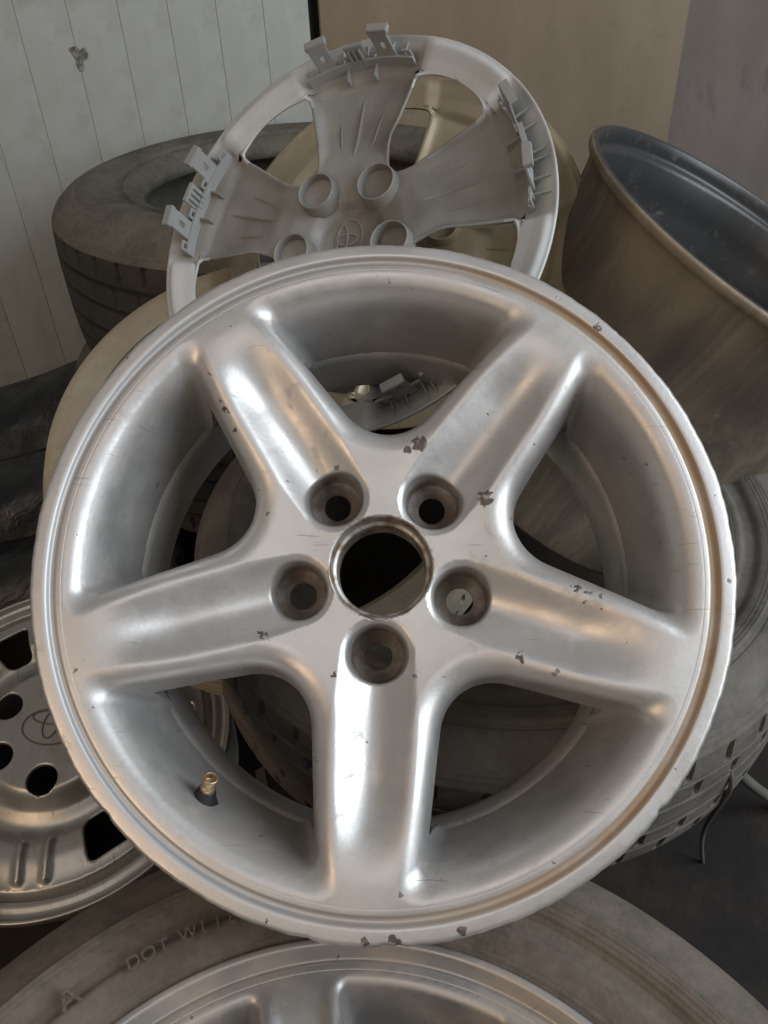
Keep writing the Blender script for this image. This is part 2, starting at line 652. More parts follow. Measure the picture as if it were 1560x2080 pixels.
def slab(name, p0, p1, h, th, mat):
    d = (Vector(p1) - Vector(p0)); L = d.length; d.normalize()
    bm = bmesh.new()
    bmesh.ops.create_cube(bm, size=1)
    for v in bm.verts:
        v.co = Vector(((v.co.x + .5) * L, (v.co.y + .5) * th, (v.co.z + .5) * h))
    bmesh.ops.bevel(bm, geom=list(bm.edges), offset=.003, segments=1, affect='EDGES')
    me = bpy.data.meshes.new(name); bm.to_mesh(me); bm.free()
    o = link(name, me, mat)
    o.matrix_world = Matrix(((d.x, -d.y, 0, p0[0]), (d.y, d.x, 0, p0[1]), (0, 0, 1, 0), (0, 0, 0, 1)))
    tag(o, kind='structure')
    return o


slab('back_wall', (-.078, 1.685, 0), (.60, 1.66, 0), 1.6, .02, brown_wall())


def right_wall_mat():
    t = NT('mauve grey board')
    f = t.noise(6, 7, .65, t.stretch((1, 1, .4)))
    col = t.mix(t.ramp(f, .3, .72), (.225, .195, .18), (.31, .27, .25))
    col = t.mix(t.ramp(t.noise(14, 8, .75, t.stretch((1, 1, .35)), .5), .56, .72, 0, .6), col, (.13, .11, .10))
    t.set(base_color=col, roughness=.6)
    t.bump(t.noise(50, 5), .15, .001)
    return t.m


slab('right_wall', (.575, 1.672, 0), (1.44, 1.235, 0), 1.6, .02, right_wall_mat())

# ------------------------------------------------------------------ main alloy wheel
WHEEL = pose((-0.00402415, 0.3711848, -0.30420303), -1.02573, 49.01247, -4.0)
wheel = empty('alloy_wheel', WHEEL)
tag(wheel, 'large scuffed silver five-spoke alloy wheel without tyre, leaning in front of the pile', 'wheel')
S72 = rad(72)


def Hf(r):
    return -4.5 - 25.5 * (1 - sstep(40, 205, r)) ** 1.15


def fold(X, Y, n=5, a0=90.0):
    r = np.hypot(X, Y)
    per = 2 * np.pi / n
    a = np.mod(np.arctan2(Y, X) - rad(a0 - 180) + per / 2, per) - per / 2
    return r, np.abs(a)


def ws(u):
    return 39.5 - 12.5 * np.clip((u - 80) / 110, -.3, 1.2)


def wheelF(X, Y, Z, holes=True):
    r, a = fold(X, Y, 5, 90.0)       # a spoke points to -90 deg
    u = r * np.cos(a); v = r * np.sin(a)
    H = Hf(r)
    u2 = r * np.cos(S72 - a); v2 = r * np.sin(S72 - a)
    d1 = v - ws(u); d2 = v2 - ws(u2)
    star = smin_r(d1, d2, 46.0)
    dep = np.maximum(H - Z, -6)
    star = star - .16 * dep
    dz = np.maximum(-Z - 4, 0)
    Rw = 196.5 - 11.0 * (1 - np.exp(-dz / 11.0)) - .125 * dz
    ring = Rw - r
    W = smin_r(star, ring, 10.5)
    # channel along each spoke
    du = np.maximum(57.15 - u, 0)
    dc = np.hypot(du, v)
    soft = 5 + 11 * np.clip((u - 57) / 110, 0, 1)
    cw = 21.5 - 5.5 * sstep(125, 188, u)
    depth = 15.5 - 3.0 * sstep(60, 130, u)
    depth = depth * (1 - sstep(132, 190, u))
    ex = 1.5 + .6 * np.clip((u - 58) / 45, 0, 1)
    Hc = H - depth * np.clip(1 - (dc / (cw + 3.0 + 4.5 * np.clip((u - 58) / 50, 0, 1))) ** 2, 0, 1) ** ex
    Hc = Hc - 7 * sstep(202.2, 204.6, r)
    # soft crown of the ridges
    top = (Z - Hc) * .93
    kk = 4.5 + (11.0 - 4.5 * sstep(110, 185, r)) * sstep(-16, 12, ring - star)
    F = smax_r(top, W, kk)
    back = np.where(r < 172, np.minimum(H - 38, -52), -82)
    F = np.maximum(F, back - Z)
    F = np.maximum(F, r - 206.0)
    # bolt pockets
    p = np.hypot(u - 57.15, v)
    seat = -57.0
    rc = np.where(Z > seat, 17.2 + .10 * np.clip(Z - seat, 0, 40), np.maximum(17.2 + (Z - seat) * 1.1, 9.3))
    F = smax_r(F, (rc - p) * .9, 1.6)
    # hub bore
    F = np.maximum(F, 34.6 - r)
    return F


def grime_tone(P):
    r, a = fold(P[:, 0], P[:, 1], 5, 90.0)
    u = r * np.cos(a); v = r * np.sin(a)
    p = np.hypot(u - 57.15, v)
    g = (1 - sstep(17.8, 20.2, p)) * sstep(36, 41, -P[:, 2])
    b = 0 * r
    k = sstep(48, 85, -P[:, 2]) * .45  # tone also turns darker brown towards the back of the wheel
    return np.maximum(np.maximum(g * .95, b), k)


me = sdf_mesh('spoked_face', wheelF, (-207, -207, -84), (207, 207, 1.5), 1.3, {'grime_tone': grime_tone})
link('spoked_face', me, M_SILVER, wheel)
bore = rounded([(.0354, -.0316), (.0351, -.03005), (.0345, -.0302), (.0334, -.0314), (.0331, -.0425), (.0302, -.0440), (.0300, -.0680), (.034, -.0685), (.0365, -.060)],
               [0, .0004, .0008, .001, .0012, .001, .001, .001, 0], 4)
t_ = lathe('hub_bore', bore, 128)
M_BORE = NT('stained bare alloy')
M_BORE.set(base_color=M_BORE.mix(M_BORE.ramp(M_BORE.noise(90, 5, .6), .4, .65), (.52, .50, .47), (.26, .19, .13)), metallic=.75, roughness=.48)
link('hub_bore', t_, M_BORE.m, wheel)

lip_prof = rounded([(.2004, -.0062), (.2013, -.00435), (.2050, -.0044), (.2066, -.0066), (.2090, -.0066), (.2104, -.0036), (.2120, -.0028),
                    (.2190, -.0026), (.2212, -.0052), (.2208, -.0125), (.2165, -.0150), (.2050, -.0160), (.1990, -.030), (.1985, -.080)],
                   [0, .0006, .0010, .0014, .0012, .0012, .0016, .0022, .002, .002, .004, .01, 0], 5)


def lipwob(th):
    # dents and kerb rash on the outer flange
    P = np.array(lip_prof)
    m = np.clip((P[:, 0] - .2150) / .005, 0, 1) * (P[:, 1] > -.02)
    n = np.zeros_like(th)
    for k, (f, amp) in enumerate(((7, .00025), (23, .00018), (61, .00014), (137, .00012))):
        n += amp * np.sin(f * th + k * 1.7)
    for c, wd, amp in ((rad(-86), .035, .0011), (rad(-99), .02, .0008), (rad(-40), .02, .0009), (rad(46), .03, .0006), (rad(-135), .02, .0007), (rad(75), .02, .0006)):
        d = np.angle(np.exp(1j * (th - c)))
        n -= amp * np.exp(-(d / wd) ** 2) * (1 + .6 * np.sin(160 * th))
    o = np.zeros((len(th), len(P), 3))
    o[:, :, 0] = np.cos(th)[:, None] * n[:, None] * m
    o[:, :, 1] = np.sin(th)[:, None] * n[:, None] * m
    return o


me = lathe('rim_lip', lip_prof, 512, wob=lipwob)
me.materials.append(M_LIP); me.materials.append(M_GROOVE)
NP = len(lip_prof)
rr = np.array(lip_prof)
mi = np.zeros((512, NP - 1), np.int32)
for j in range(NP - 1):
    mr = (rr[j, 0] + rr[j + 1, 0]) / 2
    if rr[j, 1] > -.012 and .2046 < mr < .2112:
        mi[:, j] = 1
if len(me.polygons) == mi.size:
    me.polygons.foreach_set('material_index', mi.ravel())
link('rim_lip', me, None, wheel)
bar = rounded([(.1985, -.078), (.1765, -.0805), (.1735, -.086), (.1720, -.105), (.1760, -.150), (.205, -.155), (.215, -.165), (.209, -.165), (.190, -.150), (.186, -.10), (.199, -.085)],
              [0, .001, .003, .01, .008, .006, .002, .002, .01, .01, 0], 4)
link('barrel', lathe('barrel', bar, 256), M_BARREL, wheel)

# tyre valve through the well of the lower left opening
va = rad(-128.7 + 4.0)
vd = Vector((math.cos(va), math.sin(va), 0))
vp = vd * .1868 + Vector((0, 0, -.037))
vdir = (-vd * .72 + Vector((-.10, .14, .62))).normalized()
vm = Matrix.Translation(vp) @ vdir.to_track_quat('Z', 'Y').to_matrix().to_4x4()
vb = link('valve', lathe('valve', rounded([(0.0001, -.006), (.0092, -.006), (.0092, .0015), (.0074, .0035), (.0056, .0125), (.0048, .0155), (.0001, .0156)],
                                         [0, .001, .002, .003, .002, .001, 0], 4), 40), M_VALVE, wheel)
vb.matrix_local = vm @ Matrix.Diagonal((1.08, 1.08, .95, 1))
link('valve_stem', lathe('valve_stem', rounded([(.0001, .0150), (.0044, .0150), (.0044, .0185), (.0040, .019), (.0040, .0205), (.0044, .021), (.0044, .0258), (.0031, .0262), (.0029, .0215), (.0001, .0210)],
                                         [0, .0003, .0004, .0003, .0003, .0003, .0005, .0006, .0003, 0], 3), 40), M_BRASS, vb)

# ------------------------------------------------------------------ tyres
def tyre(name, c, az, el, roll, R, Ro, W, m_side, m_tread, label, group=None, pattern='block', N=720, bulge=.010, bead=.40):
    root = empty(name, pose(c, az, el, roll))
    tag(root, label, 'tyre', group)
    h = W / 2
    side = rounded([(R - .004, h * .70), (R - .010, h * .80), (R - .026, h * .915), (R - .040, h * .965), (R - .044, h * .958), (R - .050, h * .99), ((R + Ro) / 2 + .006, h * 1.0 + bulge * .3),
                    (Ro + .044, h * .985), (Ro + .039, h * .935), (Ro + .031, h * .930), (Ro + .027, h * .960), (Ro + .018, h * .93), (Ro + .005, h * .87), (Ro, h * .78), (Ro + .002, h * .70), (Ro + .010, h * .66),
                    (Ro + .03, h * .80), ((R + Ro) / 2, h * .90), (R - .03, h * .78), (R - .016, h * .45), (R - .015, 0)],
                   [0, .004, .01, .003, .002, .004, .02, .002, .002, .002, .003, .004, .005, .004, .004, .004, .02, .02, .02, .02, 0], 4)
    for s in (1, -1):
        pr = [(r, z * s) for r, z in side]
        if s < 0: pr = pr[::-1]
        link('sidewall', lathe('sidewall', pr, 160), m_side, root)
    # tread
    zs = []
    half = h * .70
    grooves = [-.60, -.22, .22, .60]
    gw = .045
    xs = set(np.linspace(-1, 1, 31).round(4))
    for g in grooves:
        for e in (g - gw, g - gw * .75, g + gw * .75, g + gw):
            xs.add(round(e, 4))
    xs = np.array(sorted(xs))
    th = np.linspace(0, 2 * np.pi, N, endpoint=False)
    rr0 = R - .004 * np.abs(xs) ** 3.0
    dep = np.zeros((N, len(xs)))
    for g in grooves:
        dep[:, np.abs(xs - g) < gw * .9] = .0065
    I = np.arange(N)[:, None]
    if pattern == 'block':
        sh = (np.abs(xs) > .66)[None, :]
        ph = np.mod(I + 5 + 0 * xs[None, :], 15)
        dep = np.maximum(dep, np.where(sh & (ph < 2), .0055, 0))
        ri = ((np.abs(xs) > .27) & (np.abs(xs) < .54))[None, :]
        ph2 = np.mod(I + 0 * xs[None, :], 15)
        dep = np.maximum(dep, np.where(ri & (ph2 < 2), .0045, 0))
    else:
        sh = (np.abs(xs) > .72)[None, :]
        ph = np.mod(I, 14)
        dep = np.maximum(dep, np.where(sh & (ph < 2), .005, 0))
        mid = ((np.abs(xs) > .27) & (np.abs(xs) < .54))[None, :]
        dep = np.maximum(dep, np.where(mid & (np.mod(I + 4, 14) < 1), .004, 0))
    dep[:, 0] = dep[:, -1] = 0
    rv = rr0[None, :] - dep
    V = np.stack([np.cos(th)[:, None] * rv, np.sin(th)[:, None] * rv, np.repeat((-xs * half)[None, :], N, 0)], -1).reshape(-1, 3)
    m = len(xs)
    j = np.arange(m - 1)[None, :]
    a = I * m + j; b = ((I + 1) % N) * m + j
    Q = np.stack([a, b, b + 1, a + 1], -1).reshape(-1, 4)[:, ::-1]
    me = mesh_np('tread', V, Q, smooth=False)
    link('tread', me, m_tread, root)
    return root


t_back = tyre('tyre', (-0.1134, 1.251, -0.371), 1.2, 88.5, 10, .36, .222, .24, M_RUB_DARK, M_RUB_TREAD,
              'bare dark grey tyre lying flat by the white panel wall, behind the grey wheel trim', pattern='rib')
tyre('tyre', (-0.14, 1.24, -0.60), 0, 90, 30, .36, .222, .22, M_RUB_BROWN, M_RUB_TREAD,
     'dusty tyre at the bottom of the stack, underneath the bare dark tyre by the wall', pattern='rib')
tyre('tyre', (-.108, .728, -.462), 1.4, 60, 0, .252, .196, .135, M_RUB_BEIGE, M_RUB_BEIGE,
     'beige dust-caked tyre leaning behind the left edge of the big silver wheel', pattern='rib')
tyre('tyre', (.113, .6445, -.545), .9, 84.5, 0, .31, .205, .20, M_RUB_GREY, M_RUB_GREY,
     'grey dusted tyre with blocky tread lying at the right, under the silver wheel', pattern='block')
t_low = tyre('tyre', (-.0399, .0156, -.5905), 0, 90, 0, .314, .2156, .205, M_RUB_BROWN, M_RUB_TREAD,
             'brown dusted tyre with raised lettering around the alloy wheel at the bottom edge', pattern='block')
tyre('tyre', (-.02, .0, -.748), 0, 90, 40, .29, .19, .10, M_RUB_DARK, M_RUB_TREAD,
     'dark tyre lying on the floor beneath the lettered tyre at the bottom', pattern='rib')

# raised lettering on the near tyre
def arc_text(txt, r, a0, size, z, mat, parent, step=None):
    ang = a0
    for ch in txt:
        if ch != ' ':
            cu = bpy.data.curves.new('letter', 'FONT')
            cu.body = ch
            cu.size = size
            cu.extrude = .0010
            cu.align_x = 'CENTER'
            tmp = bpy.data.objects.new('tmp', cu)
            COL.objects.link(tmp)
            dg = bpy.context.evaluated_depsgraph_get()
            me = bpy.data.meshes.new_from_object(tmp.evaluated_get(dg))
            bpy.data.objects.remove(tmp)
            me.materials.clear()
            o = link('letter', me, mat, parent)
            A = rad(ang)
            o.matrix_local = Matrix.Translation((math.cos(A) * r, math.sin(A) * r, z)) @ Matrix.Rotation(A - math.pi / 2, 4, 'Z')
        ang -= math.degrees(size * (.78 if ch != ' ' else .5) / r)


arc_text('DOT WJ1E 1UX', .2375, 121.0, .0118, .1018, M_RUB_LETTER, t_low)
arc_text('A', .240, 130.0, .018, .1018, M_RUB_LETTER, t_low)

# ------------------------------------------------------------------ alloy wheel inside the near tyre
low = empty('alloy_wheel', pose((-.0399, .0156, -.498), 0, 90, 0) @ Matrix.Diagonal((1.1, 1.1, 1.1, 1)))
tag(low, 'grey many-spoked alloy wheel mounted inside the lettered tyre at the bottom edge', 'wheel')
NS = 8


def lowF(X, Y, Z):
    r, a = fold(X, Y, NS, 97.5 + 180)
    u = r * np.cos(a); v = r * np.sin(a)
    H = -8 + 0 * r - 16 * (1 - sstep(40, 180, r))
    H = H + 6.0 * np.exp(-((v - 17) / 4.5) ** 2) * sstep(186, 150, r)
    H = H - 8 * sstep(186.8, 189.5, r)
    star = v - (22.0 + .02 * (H - Z) * 5)
    star = smin_r(star, r * np.sin(2 * np.pi / NS - a) - 22.0, 14)
    ring = 183 - .30 * np.maximum(-Z, 0) - r
    W = smin_r(star, ring, 7)
    F = smax_r((Z - H), W * .9, 3.5)
    F = np.maximum(F, np.where(r < 160, H - 34, -55) - Z)
    F = np.maximum(F, r - 191)
    F = smax_r(F, 30 - r, 1)
    return F


me = sdf_mesh('spoked_face', lowF, (-193, 20, -58), (193, 193, 2), 2.0, None)
M_LOW = silver_paint('grey blue wheel paint', tint=.74, dust=.9, rough=.42)
link('spoked_face', me, M_LOW, low)
lp = rounded([(.1856, -.0105), (.1863, -.0077), (.1900, -.0078), (.1925, -.010), (.1945, -.006), (.1965, .0005), (.2005, .0008), (.2020, -.003), (.2015, -.012), (.196, -.02), (.186, -.03), (.184, -.19)],
             [0, .0006, .001, .002, .002, .0015, .0015, .0015, .003, .006, .006, 0], 4)
link('rim_lip', lathe('rim_lip', lp, 256), M_LOW, low)

# ------------------------------------------------------------------ wheel trims (hubcaps), seen from behind
def trim_profile(r):
    z = np.interp(r, [0, 30, 38, 58, 80, 120, 158, 176, 190, 195], [-17, -17, -9, -6, -7, -12, -14, -9, -3, 0])
    return z


def trim_half_angle(r):
    r = np.asarray(r, float)
    base = np.interp(r, [70, 100, 150, 166], [27, 22.0, 20.5, 20.5])
    # rounded inner V and rounded outer corners
    x0 = np.clip((r - 70) / 22, 0, 1); x1 = np.clip((166 - r) / 9, 0, 1)
    e0 = (36 - base) * (1 - np.sqrt(1 - (1 - x0) ** 2)); e1 = (36 - base) * (1 - np.sqrt(1 - (1 - x1) ** 2))
    return np.minimum(36, base + e0 + e1)


def trim_disc():
    V, Q = [], []

    def z_at(r, th):
        return trim_profile(r)

    def patch(G):
        n0 = len(V)
        m, k = G.shape[0], G.shape[1]
        V.extend(G.reshape(-1, 3).tolist())
        for i in range(m - 1):
            for j in range(k - 1):
                a = n0 + i * k + j
                Q.append((a, a + 1, a + k + 1, a + k))

    full = np.linspace(0, 2 * np.pi, 181)
    r = np.concatenate([np.linspace(.5, 30, 8), np.linspace(31.5, 70, 18)])
    R_, T_ = np.meshgrid(r, full, indexing='ij')
    patch(np.stack([R_ * np.cos(T_), R_ * np.sin(T_), trim_profile(R_)], -1))
    r = np.concatenate([[166, 168, 171], np.linspace(173, 195, 14)])
    R_, T_ = np.meshgrid(r, full, indexing='ij')
    # beside the openings the band stands proud of the spoke ends
    aa = np.degrees(np.abs(np.mod(T_ + rad(36), S72) - rad(36)))
    pro = sstep(20.0, 21.2, aa) * (1 - sstep(186, 195, R_))
    patch(np.stack([R_ * np.cos(T_), R_ * np.sin(T_), trim_profile(R_) + 6.0 * pro], -1))
    rs = np.concatenate([70 + 24 * np.linspace(0, 1, 16) ** 2, np.linspace(96, 156, 24), 166 - 9 * np.linspace(1, 0, 14) ** 2])
    uu = np.linspace(-1, 1, 37)
    for s in range(5):
        A = np.radians(trim_half_angle(rs))
        T_ = s * S72 + A[:, None] * uu[None, :]
        R_ = np.repeat(rs[:, None], len(uu), 1)
        Z_ = trim_profile(R_)
        mid = sstep(72, 100, R_) * (1 - sstep(155, 166, R_))
        Z_ = Z_ - 5.0 * mid * (1 - np.abs(uu[None, :]) ** 2.5) + 6.0 * mid * np.clip((np.abs(uu[None, :]) - .80) / .2, 0, 1) ** 1.5
        aa = np.degrees(np.abs(A[:, None] * uu[None, :]))
        e = sstep(150, 160, R_) * sstep(20.0, 21.2, aa) * 6
        patch(np.stack([R_ * np.cos(T_), R_ * np.sin(T_), Z_ + e], -1))
    bm = bmesh.new()
    bv = [bm.verts.new((x * .001, y * .001, z * .001)) for x, y, z in V]
    for q in Q:
        try:
            bm.faces.new([bv[k] for k in q])
        except ValueError:
            pass
    bmesh.ops.remove_doubles(bm, verts=bm.verts, dist=.0004)
    me = bpy.data.meshes.new('disc'); bm.to_mesh(me); bm.free()
    co = np.empty(len(me.vertices) * 3, np.float32)
    me.vertices.foreach_get('co', co)
    co = co.reshape(-1, 3) * 1000
    r = np.hypot(co[:, 0], co[:, 1])
    aa = np.degrees(np.abs(np.mod(np.arctan2(co[:, 1], co[:, 0]) + rad(36), S72) - rad(36)))
    film_shade = np.where(r < 150, 1.0, 1 - sstep(19.6, 20.8, aa))  # dust on spokes; band by openings left pale, painting its catch of light
    film_shade = film_shade * (1 - .55 * sstep(178, 190, r))
    at = me.attributes.new('film_shade', 'FLOAT', 'POINT')
    at.data.foreach_set('value', film_shade.astype(np.float32))
    me.polygons.foreach_set('use_smooth', [True] * len(me.polygons))
    return me


def box_mesh(name, boxes, bev=.0006):
    """boxes: list of (matrix, sx, sy, sz) sized in mm"""
    bm = bmesh.new()
    for M, sx, sy, sz in boxes:
        r = bmesh.ops.create_cube(bm, size=1, matrix=M @ Matrix.Diagonal((sx * .001, sy * .001, sz * .001, 1)))
    bmesh.ops.bevel(bm, geom=list(bm.edges), offset=bev, segments=2, affect='EDGES')
    me = bpy.data.meshes.new(name); bm.to_mesh(me); bm.free()
    return me


def at_polar(r, deg, z=0.0, tilt=0.0):
    """x axis radial outward, y tangential, z toward the viewer; mm"""
    A = rad(deg)
    return Matrix.Translation((math.cos(A) * r * .001, math.sin(A) * r * .001, z * .001)) @ Matrix.Rotation(A, 4, 'Z') @ Matrix.Rotation(rad(tilt), 4, 'Y')


def ellipse_ring(cx, cy, rx, ry, w, n=48):
    out = []
    for k in range(n):
        a = 2 * math.pi * k / n
        out.append((cx + rx * math.cos(a), cy + ry * math.sin(a)))
    return out


def emblem_mesh(scale, mirror=False, r=.0011):
    bm = bmesh.new()
    for (cx, cy, rx, ry) in ((0, 0, 22, 15), (0, 2.5, 6.2, 12.0), (0, 7.6, 16.5, 5.8)):
        n, m = 56, 6
        rings = []
        for k in range(n):
            a = 2 * math.pi * k / n
            c = Vector((cx + rx * math.cos(a), cy + ry * math.sin(a), 0)) * .001 * scale
            nx = Vector((math.cos(a) / rx, math.sin(a) / ry, 0)).normalized()
            rings.append([bm.verts.new(c + nx * math.cos(b) * r + Vector((0, 0, math.sin(b) * r))) for b in [2 * math.pi * q / m for q in range(m)]])
        for k in range(n):
            for q in range(m):
                bm.faces.new((rings[k][q], rings[(k + 1) % n][q], rings[(k + 1) % n][(q + 1) % m], rings[k][(q + 1) % m]))
    me = bpy.data.meshes.new('emblem'); bm.to_mesh(me); bm.free()
    me.polygons.foreach_set('use_smooth', [True] * len(me.polygons))
    return me


DISC = trim_disc()
TUBE = lathe('bolt_tube', rounded([(.0205, -.004), (.0182, .010), (.0174, .011), (.0165, .010), (.0170, -.004)], [0, .0006, .0006, .0006, 0], 3), 40)
RIB = {}


def rib_mesh(r0, r1, h):
    bm = bmesh.new()
    n = 12
    L = []
    for k in range(n + 1):
        t = k / n
        r = r0 + (r1 - r0) * t
        z = trim_profile(r) - 5.0 * sstep(72, 100, r)
        hh = h * math.sin(math.pi * min(max(t, .02), .98)) ** .5
        w = 1.3
        L.append([bm.verts.new((x * .001, y * .001, q * .001)) for x, y, q in ((r, -w, z - 1), (r, -w * .5, z + hh), (r, w * .5, z + hh), (r, w, z - 1))])
    for k in range(n):
        for q in range(3):
            bm.faces.new((L[k][q], L[k][q + 1], L[k + 1][q + 1], L[k + 1][q]))
    me = bpy.data.meshes.new('rib'); bm.to_mesh(me); bm.free()
    me.polygons.foreach_set('use_smooth', [True] * len(me.polygons))
    return me


RIBS = [rib_mesh(84, 132, 3.4), rib_mesh(76, 146, 4.2), rib_mesh(88, 128, 3.4)]


def wall_seg(r, a0, a1, z0, z1, th=2.2, n=16):
    bm = bmesh.new()
    L = []
    for k in range(n + 1):
        A = rad(a0 + (a1 - a0) * k / n)
        L.append([bm.verts.new((math.cos(A) * q * .001, math.sin(A) * q * .001, z * .001)) for q, z in ((r, z0), (r, z1), (r + th, z1), (r + th, z0))])
    for k in range(n):
        for q in range(4):
            bm.faces.new((L[k][q], L[k][(q + 1) % 4], L[k + 1][(q + 1) % 4], L[k + 1][q]))
    bm.faces.new(L[0]); bm.faces.new(L[-1])
    bmesh.ops.recalc_face_normals(bm, faces=bm.faces)
    me = bpy.data.meshes.new('clip_wall'); bm.to_mesh(me); bm.free()
    return me


CW = wall_seg(171, -18.5, 18.5, -16, 2)
# hooked clip: upright plate with a slot and a bead along its head
CLIP_TALL = box_mesh('clip', [
    (at_polar(174, -.6, 10), 2.2, 7, 38), (at_polar(174, 3.1, 10), 2.2, 7, 38), (at_polar(174, 1.25, 24), 2.2, 18, 12), (at_polar(174, 1.25, 4), 2.2, 17, 12),
    (at_polar(177, 1.25, 30), 8, 20.5, 5.5)])
CLIP_RIB = box_mesh('clip', [(at_polar(174, 0, 6), 2.0, 19, 22), (at_polar(172, -1.8, 6), 3.5, 1.6, 19), (at_polar(172, 0, 6), 3.5, 1.6, 19), (at_polar(172, 1.8, 6), 3.5, 1.6, 19),
                             (at_polar(175, 0, 17.5), 5, 20, 3)])
CLIP_SHORT = box_mesh('clip', [(at_polar(174, -1.2, 0), 2.2, 3, 14), (at_polar(174, 1.2, 0), 2.2, 3, 14), (at_polar(174, 0, 6.5), 2.2, 10, 3)])
GUSSET = box_mesh('gusset', [(at_polar(166, 0, -9), 14, 1.6, 10)])
PIN = box_mesh('pin', [(at_polar(182, 0, -2, 0), 15, 1.0, 3.0)], .0003)
for m_ in (DISC,):
    pass


def wheel_trim(c, az, el, roll, m_disc, m_clip, m_rib, label, detail=True):
    root = empty('wheel_trim', pose(c, az, el, roll))
    tag(root, label, 'hubcap', 'plastic wheel trims stacked behind the silver wheel')
    d = link('disc', DISC.copy(), None, root)
    d.data.materials.clear(); d.data.materials.append(m_disc)
    sm = d.modifiers.new('thickness', 'SOLIDIFY')
    sm.thickness = .0024
    sm.offset = 0

    def add(name, me, m, deg):
        me2 = cache.setdefault((me.name, m.name), None)
        if me2 is None:
            me2 = me.copy(); me2.materials.clear(); me2.materials.append(m)
            cache[(me.name, m.name)] = me2
        o = link(name, me2, None, root)
        o.matrix_local = Matrix.Rotation(rad(deg), 4, 'Z')
        return o
    cache = {}
    for s in range(5):
        b = s * 72
        for k, (q, da) in enumerate(zip(RIBS, (-10, 0, 10))):
            add('rib', q, m_rib, b + da)
        t = add('bolt_tube', TUBE, m_rib, 0)
        A = rad(b + 36)
        t.matrix_local = Matrix.Translation((math.cos(A) * .052, math.sin(A) * .052, -.006))
        if detail:
            add('clip_wall', CW, m_clip, b)
            add('clip', CLIP_TALL, m_clip, b + 9.5)
            add('clip', CLIP_TALL, m_clip, b - 11)
            add('clip', CLIP_RIB, m_clip, b + .2)
            add('clip', CLIP_SHORT, m_clip, b + 16.5)
            add('clip', CLIP_SHORT, m_clip, b - 16.5)
            add('clip', CLIP_SHORT, m_clip, b - 5.5)
            add('clip', CLIP_SHORT, m_clip, b + 5.2)
            add('gusset', GUSSET, m_clip, b + 5)
            add('gusset', GUSSET, m_clip, b - 5)
            for da in (-14.5, -10, -4.5, -2, 6, 11):
                add('pin', PIN, m_clip, b + da)
    em = link('emblem', emblem_mesh(.9), m_rib, root)
    em.location = (0, 0, -.0155)
    return root


wheel_trim((-.0265, .7179, -.2026), -31.7, 43.6, 104.4, M_CAP_GREY, M_CAP_CLIP, M_CAP_RIB,
           'grey plastic wheel trim seen from its ribbed back, its rim studded with broken clips')
wheel_trim((.0264, .8172, -.2512), -23.3, 43.6, 70, M_CAP_TAN, M_CAP_TAN, M_CAP_TAN,
           'tan plastic wheel trim mostly hidden behind the grey clip-edged wheel trim', detail=False)

# ------------------------------------------------------------------ steel wheel with pressed cover, lower left
sw = empty('steel_wheel', pose((-.368, .545, -.660), 15, 75, 0))
tag(sw, 'tarnished pale gold steel wheel with a pressed emblem, lying at the lower left', 'wheel')


def coverF(X, Y, Z):
    r = np.hypot(X, Y)
    r2, a = fold(X, Y, 6, 110 + 180 + 30)      # a=0 on lug directions, a=30 on the openings
    h = -14 - 8 * sstep(78, 100, r)
    h = h + 17 * (1 - sstep(66, 86, r)) - 5 * (1 - sstep(0, 60, r)) * 0
    h = h + 12 * sstep(100, 122, r) - 6 * sstep(128, 158, r) - 12 * sstep(158, 170, r)
    v = r * np.sin(a)
    h = h + 5 * np.exp(-((v - 13) / 5.0) ** 2) * sstep(98, 116, r) * (1 - sstep(150, 158, r))
    F = np.maximum(Z - h, h - 6 - Z) * .8
    p = np.hypot(r * np.cos(a) - 57, r * np.sin(a))
    F = smax_r(F, 15.0 - p, 2)
    # trapezoid openings
    ao = rad(30) - a
    uo = r * np.cos(ao); vo = r * np.sin(ao)
    q = np.maximum(np.abs(uo - 126) - 20, np.abs(vo) - (12 + .28 * (uo - 106)))
    q = smax_r(np.abs(uo - 126) - 21, np.abs(vo) - (13 + .26 * (uo - 106)), 7)
    F = smax_r(F, -q, 2.5)
    F = np.maximum(F, r - 174)
    return F


me = sdf_mesh('pressed_disc', coverF, (-180, -180, -42), (180, 180, 7), 2.2)
link('pressed_disc', me, M_STEEL, sw)
lp = rounded([(.165, -.027), (.1690, -.0195), (.1725, -.019), (.1790, -.021), (.1835, -.018), (.1855, -.0125), (.1885, -.0125), (.1895, -.018), (.188, -.025), (.176, -.03), (.168, -.05), (.168, -.12), (.185, -.125), (.186, -.13)],
             [0, .002, .002, .002, .002, .002, .002, .002, .002, .006, .008, .008, .003, 0], 4)
link('rim', lathe('rim', lp, 192), M_STEEL, sw)
em = link('emblem', emblem_mesh(1.35, r=.0008), M_MARK, sw)
em.matrix_local = Matrix.Translation((0, 0, .0035)) @ Matrix.Rotation(rad(-20), 4, 'Z')

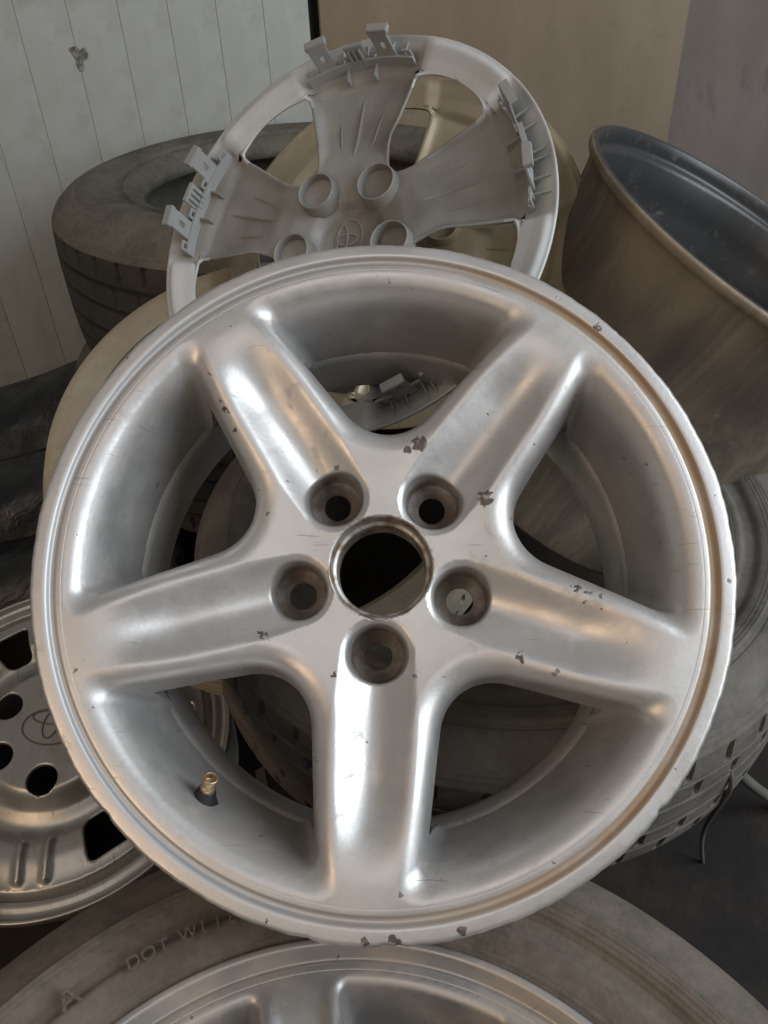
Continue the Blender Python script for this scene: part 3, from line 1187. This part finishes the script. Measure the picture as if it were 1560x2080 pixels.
# ------------------------------------------------------------------ bare barrel at the right
br = empty('wheel_rim', pose((.3888, .7691, -.2456), 69.7, 60.4, 0))
tag(br, 'muddy brown upturned wheel rim with a blackened inside, tilted at the right', 'wheel')
bo = rounded([(.1985, -.002), (.2006, -.004), (.2002, -.010), (.194, -.014), (.190, -.024), (.184, -.06), (.176, -.095), (.168, -.20), (.172, -.265), (.182, -.305), (.186, -.325), (.182, -.328)],
             [0, .002, .003, .006, .008, .01, .015, .015, .02, .01, .004, 0], 5)
link('outer_wall', lathe('outer_wall', bo, 256), M_B_OUT, br)
bi = rounded([(.1985, -.002), (.194, -.001), (.1905, -.008), (.1895, -.018), (.183, -.022), (.178, -.04), (.176, -.06), (.168, -.095), (.164, -.17), (.160, -.22), (.155, -.24), (.05, -.245), (.001, -.245)],
             [0, .003, .004, .003, .006, .008, .01, .015, .02, .01, .01, .01, 0], 5)
link('inner_wall', lathe('inner_wall', bi, 256), M_B_IN, br)

# ------------------------------------------------------------------ black plastic panels at the left
def bent_panel(L, W, rise, lip):
    """long moulded panel, arched across its width, with a turned lip; x = length"""
    n, m = 40, 22
    V = []
    for i in range(n):
        x = -L / 2 + L * i / (n - 1)
        for j in range(m):
            t = j / (m - 1) * 2 - 1
            z = rise * (1 - t * t) + .006 * math.sin(9 * x + 3 * t) + .004 * math.sin(23 * x - 5 * t)
            y = t * W / 2
            if j == 0: z -= lip
            if j == m - 1: z -= lip
            V.append((x, y + .01 * math.sin(5 * x), z))
    Q = [(i * m + j, (i + 1) * m + j, (i + 1) * m + j + 1, i * m + j + 1) for i in range(n - 1) for j in range(m - 1)]
    return mesh_from('black_panel', V, Q)


for (c, yaw, pitch, rl, L, W, rise, lab) in (
        ((-.66, 1.12, .165), 27, 7, -30, .80, .20, .030, 'glossy black plastic panel on top of the pile by the white wall, left edge'),
        ((-.63, .96, .110), 20, 5, -38, .70, .20, .040, 'glossy black plastic panel in the middle of the pile at the left edge'),
        ((-.62, .83, .060), 15, 3, -28, .66, .19, .035, 'glossy black plastic panel at the bottom of the pile, beside the steel wheel')):
    o = link('black_panel', bent_panel(L, W, rise, .018), M_BLACK)
    o.matrix_world = Matrix.Translation(c) @ Matrix.Rotation(rad(yaw), 4, 'Z') @ Matrix.Rotation(rad(-pitch), 4, 'Y') @ Matrix.Rotation(rad(-rl), 4, 'X')
    sol = o.modifiers.new('thickness', 'SOLIDIFY'); sol.thickness = .004
    tag(o, lab, 'plastic panel', 'black plastic panels piled at the left')

# ------------------------------------------------------------------ small things
def cam_pt(px, py, depth):
    """a spot in the pile, from where it was sighted and how far away it lies"""
    c = Vector(((px - 780) / 1565 * depth, -(py - 1040) / 1565 * depth, -depth))
    return cam.matrix_world @ c


w = tube('cable', [cam_pt(*p) for p in ((1440, 1400, .66), (1462, 1460, .63), (1478, 1520, .63), (1488, 1590, .64), (1482, 1612, .66), (1432, 1672, .76), (1420, 1720, .80), (1434, 1790, .86), (1430, 1832, .90))], .0021, M_WIRE)
tag(w, 'thin grey cable hanging over the grey dusted tyre at the right', 'cable')
w = tube('hose', [cam_pt(*p) for p in ((1470, 1540, .80), (1510, 1580, .82), (1545, 1612, .84), (1600, 1640, .86), (1680, 1650, .9))], .006, M_WIRE)
tag(w, 'short grey hose on the floor at the right edge', 'hose')


def scrap():
    bm = bmesh.new()
    P = [cam_pt(*p) for p in ((488, 1608, .80), (522, 1588, .80), (536, 1650, .80), (500, 1640, .80))]
    Q = [cam_pt(*p) for p in ((518, 1566, .78), (536, 1556, .80), (554, 1648, .80), (536, 1660, .78))]
    for L in (P, Q):
        bm.faces.new([bm.verts.new(p) for p in L])
    r = bmesh.ops.solidify(bm, geom=list(bm.faces), thickness=.003)
    me = bpy.data.meshes.new('plastic_offcut'); bm.to_mesh(me); bm.free()
    return me


tag(link('plastic_offcut', scrap(), M_SCRAP), 'pale broken plastic offcut seen through the lower left opening of the silver wheel', 'plastic scrap')
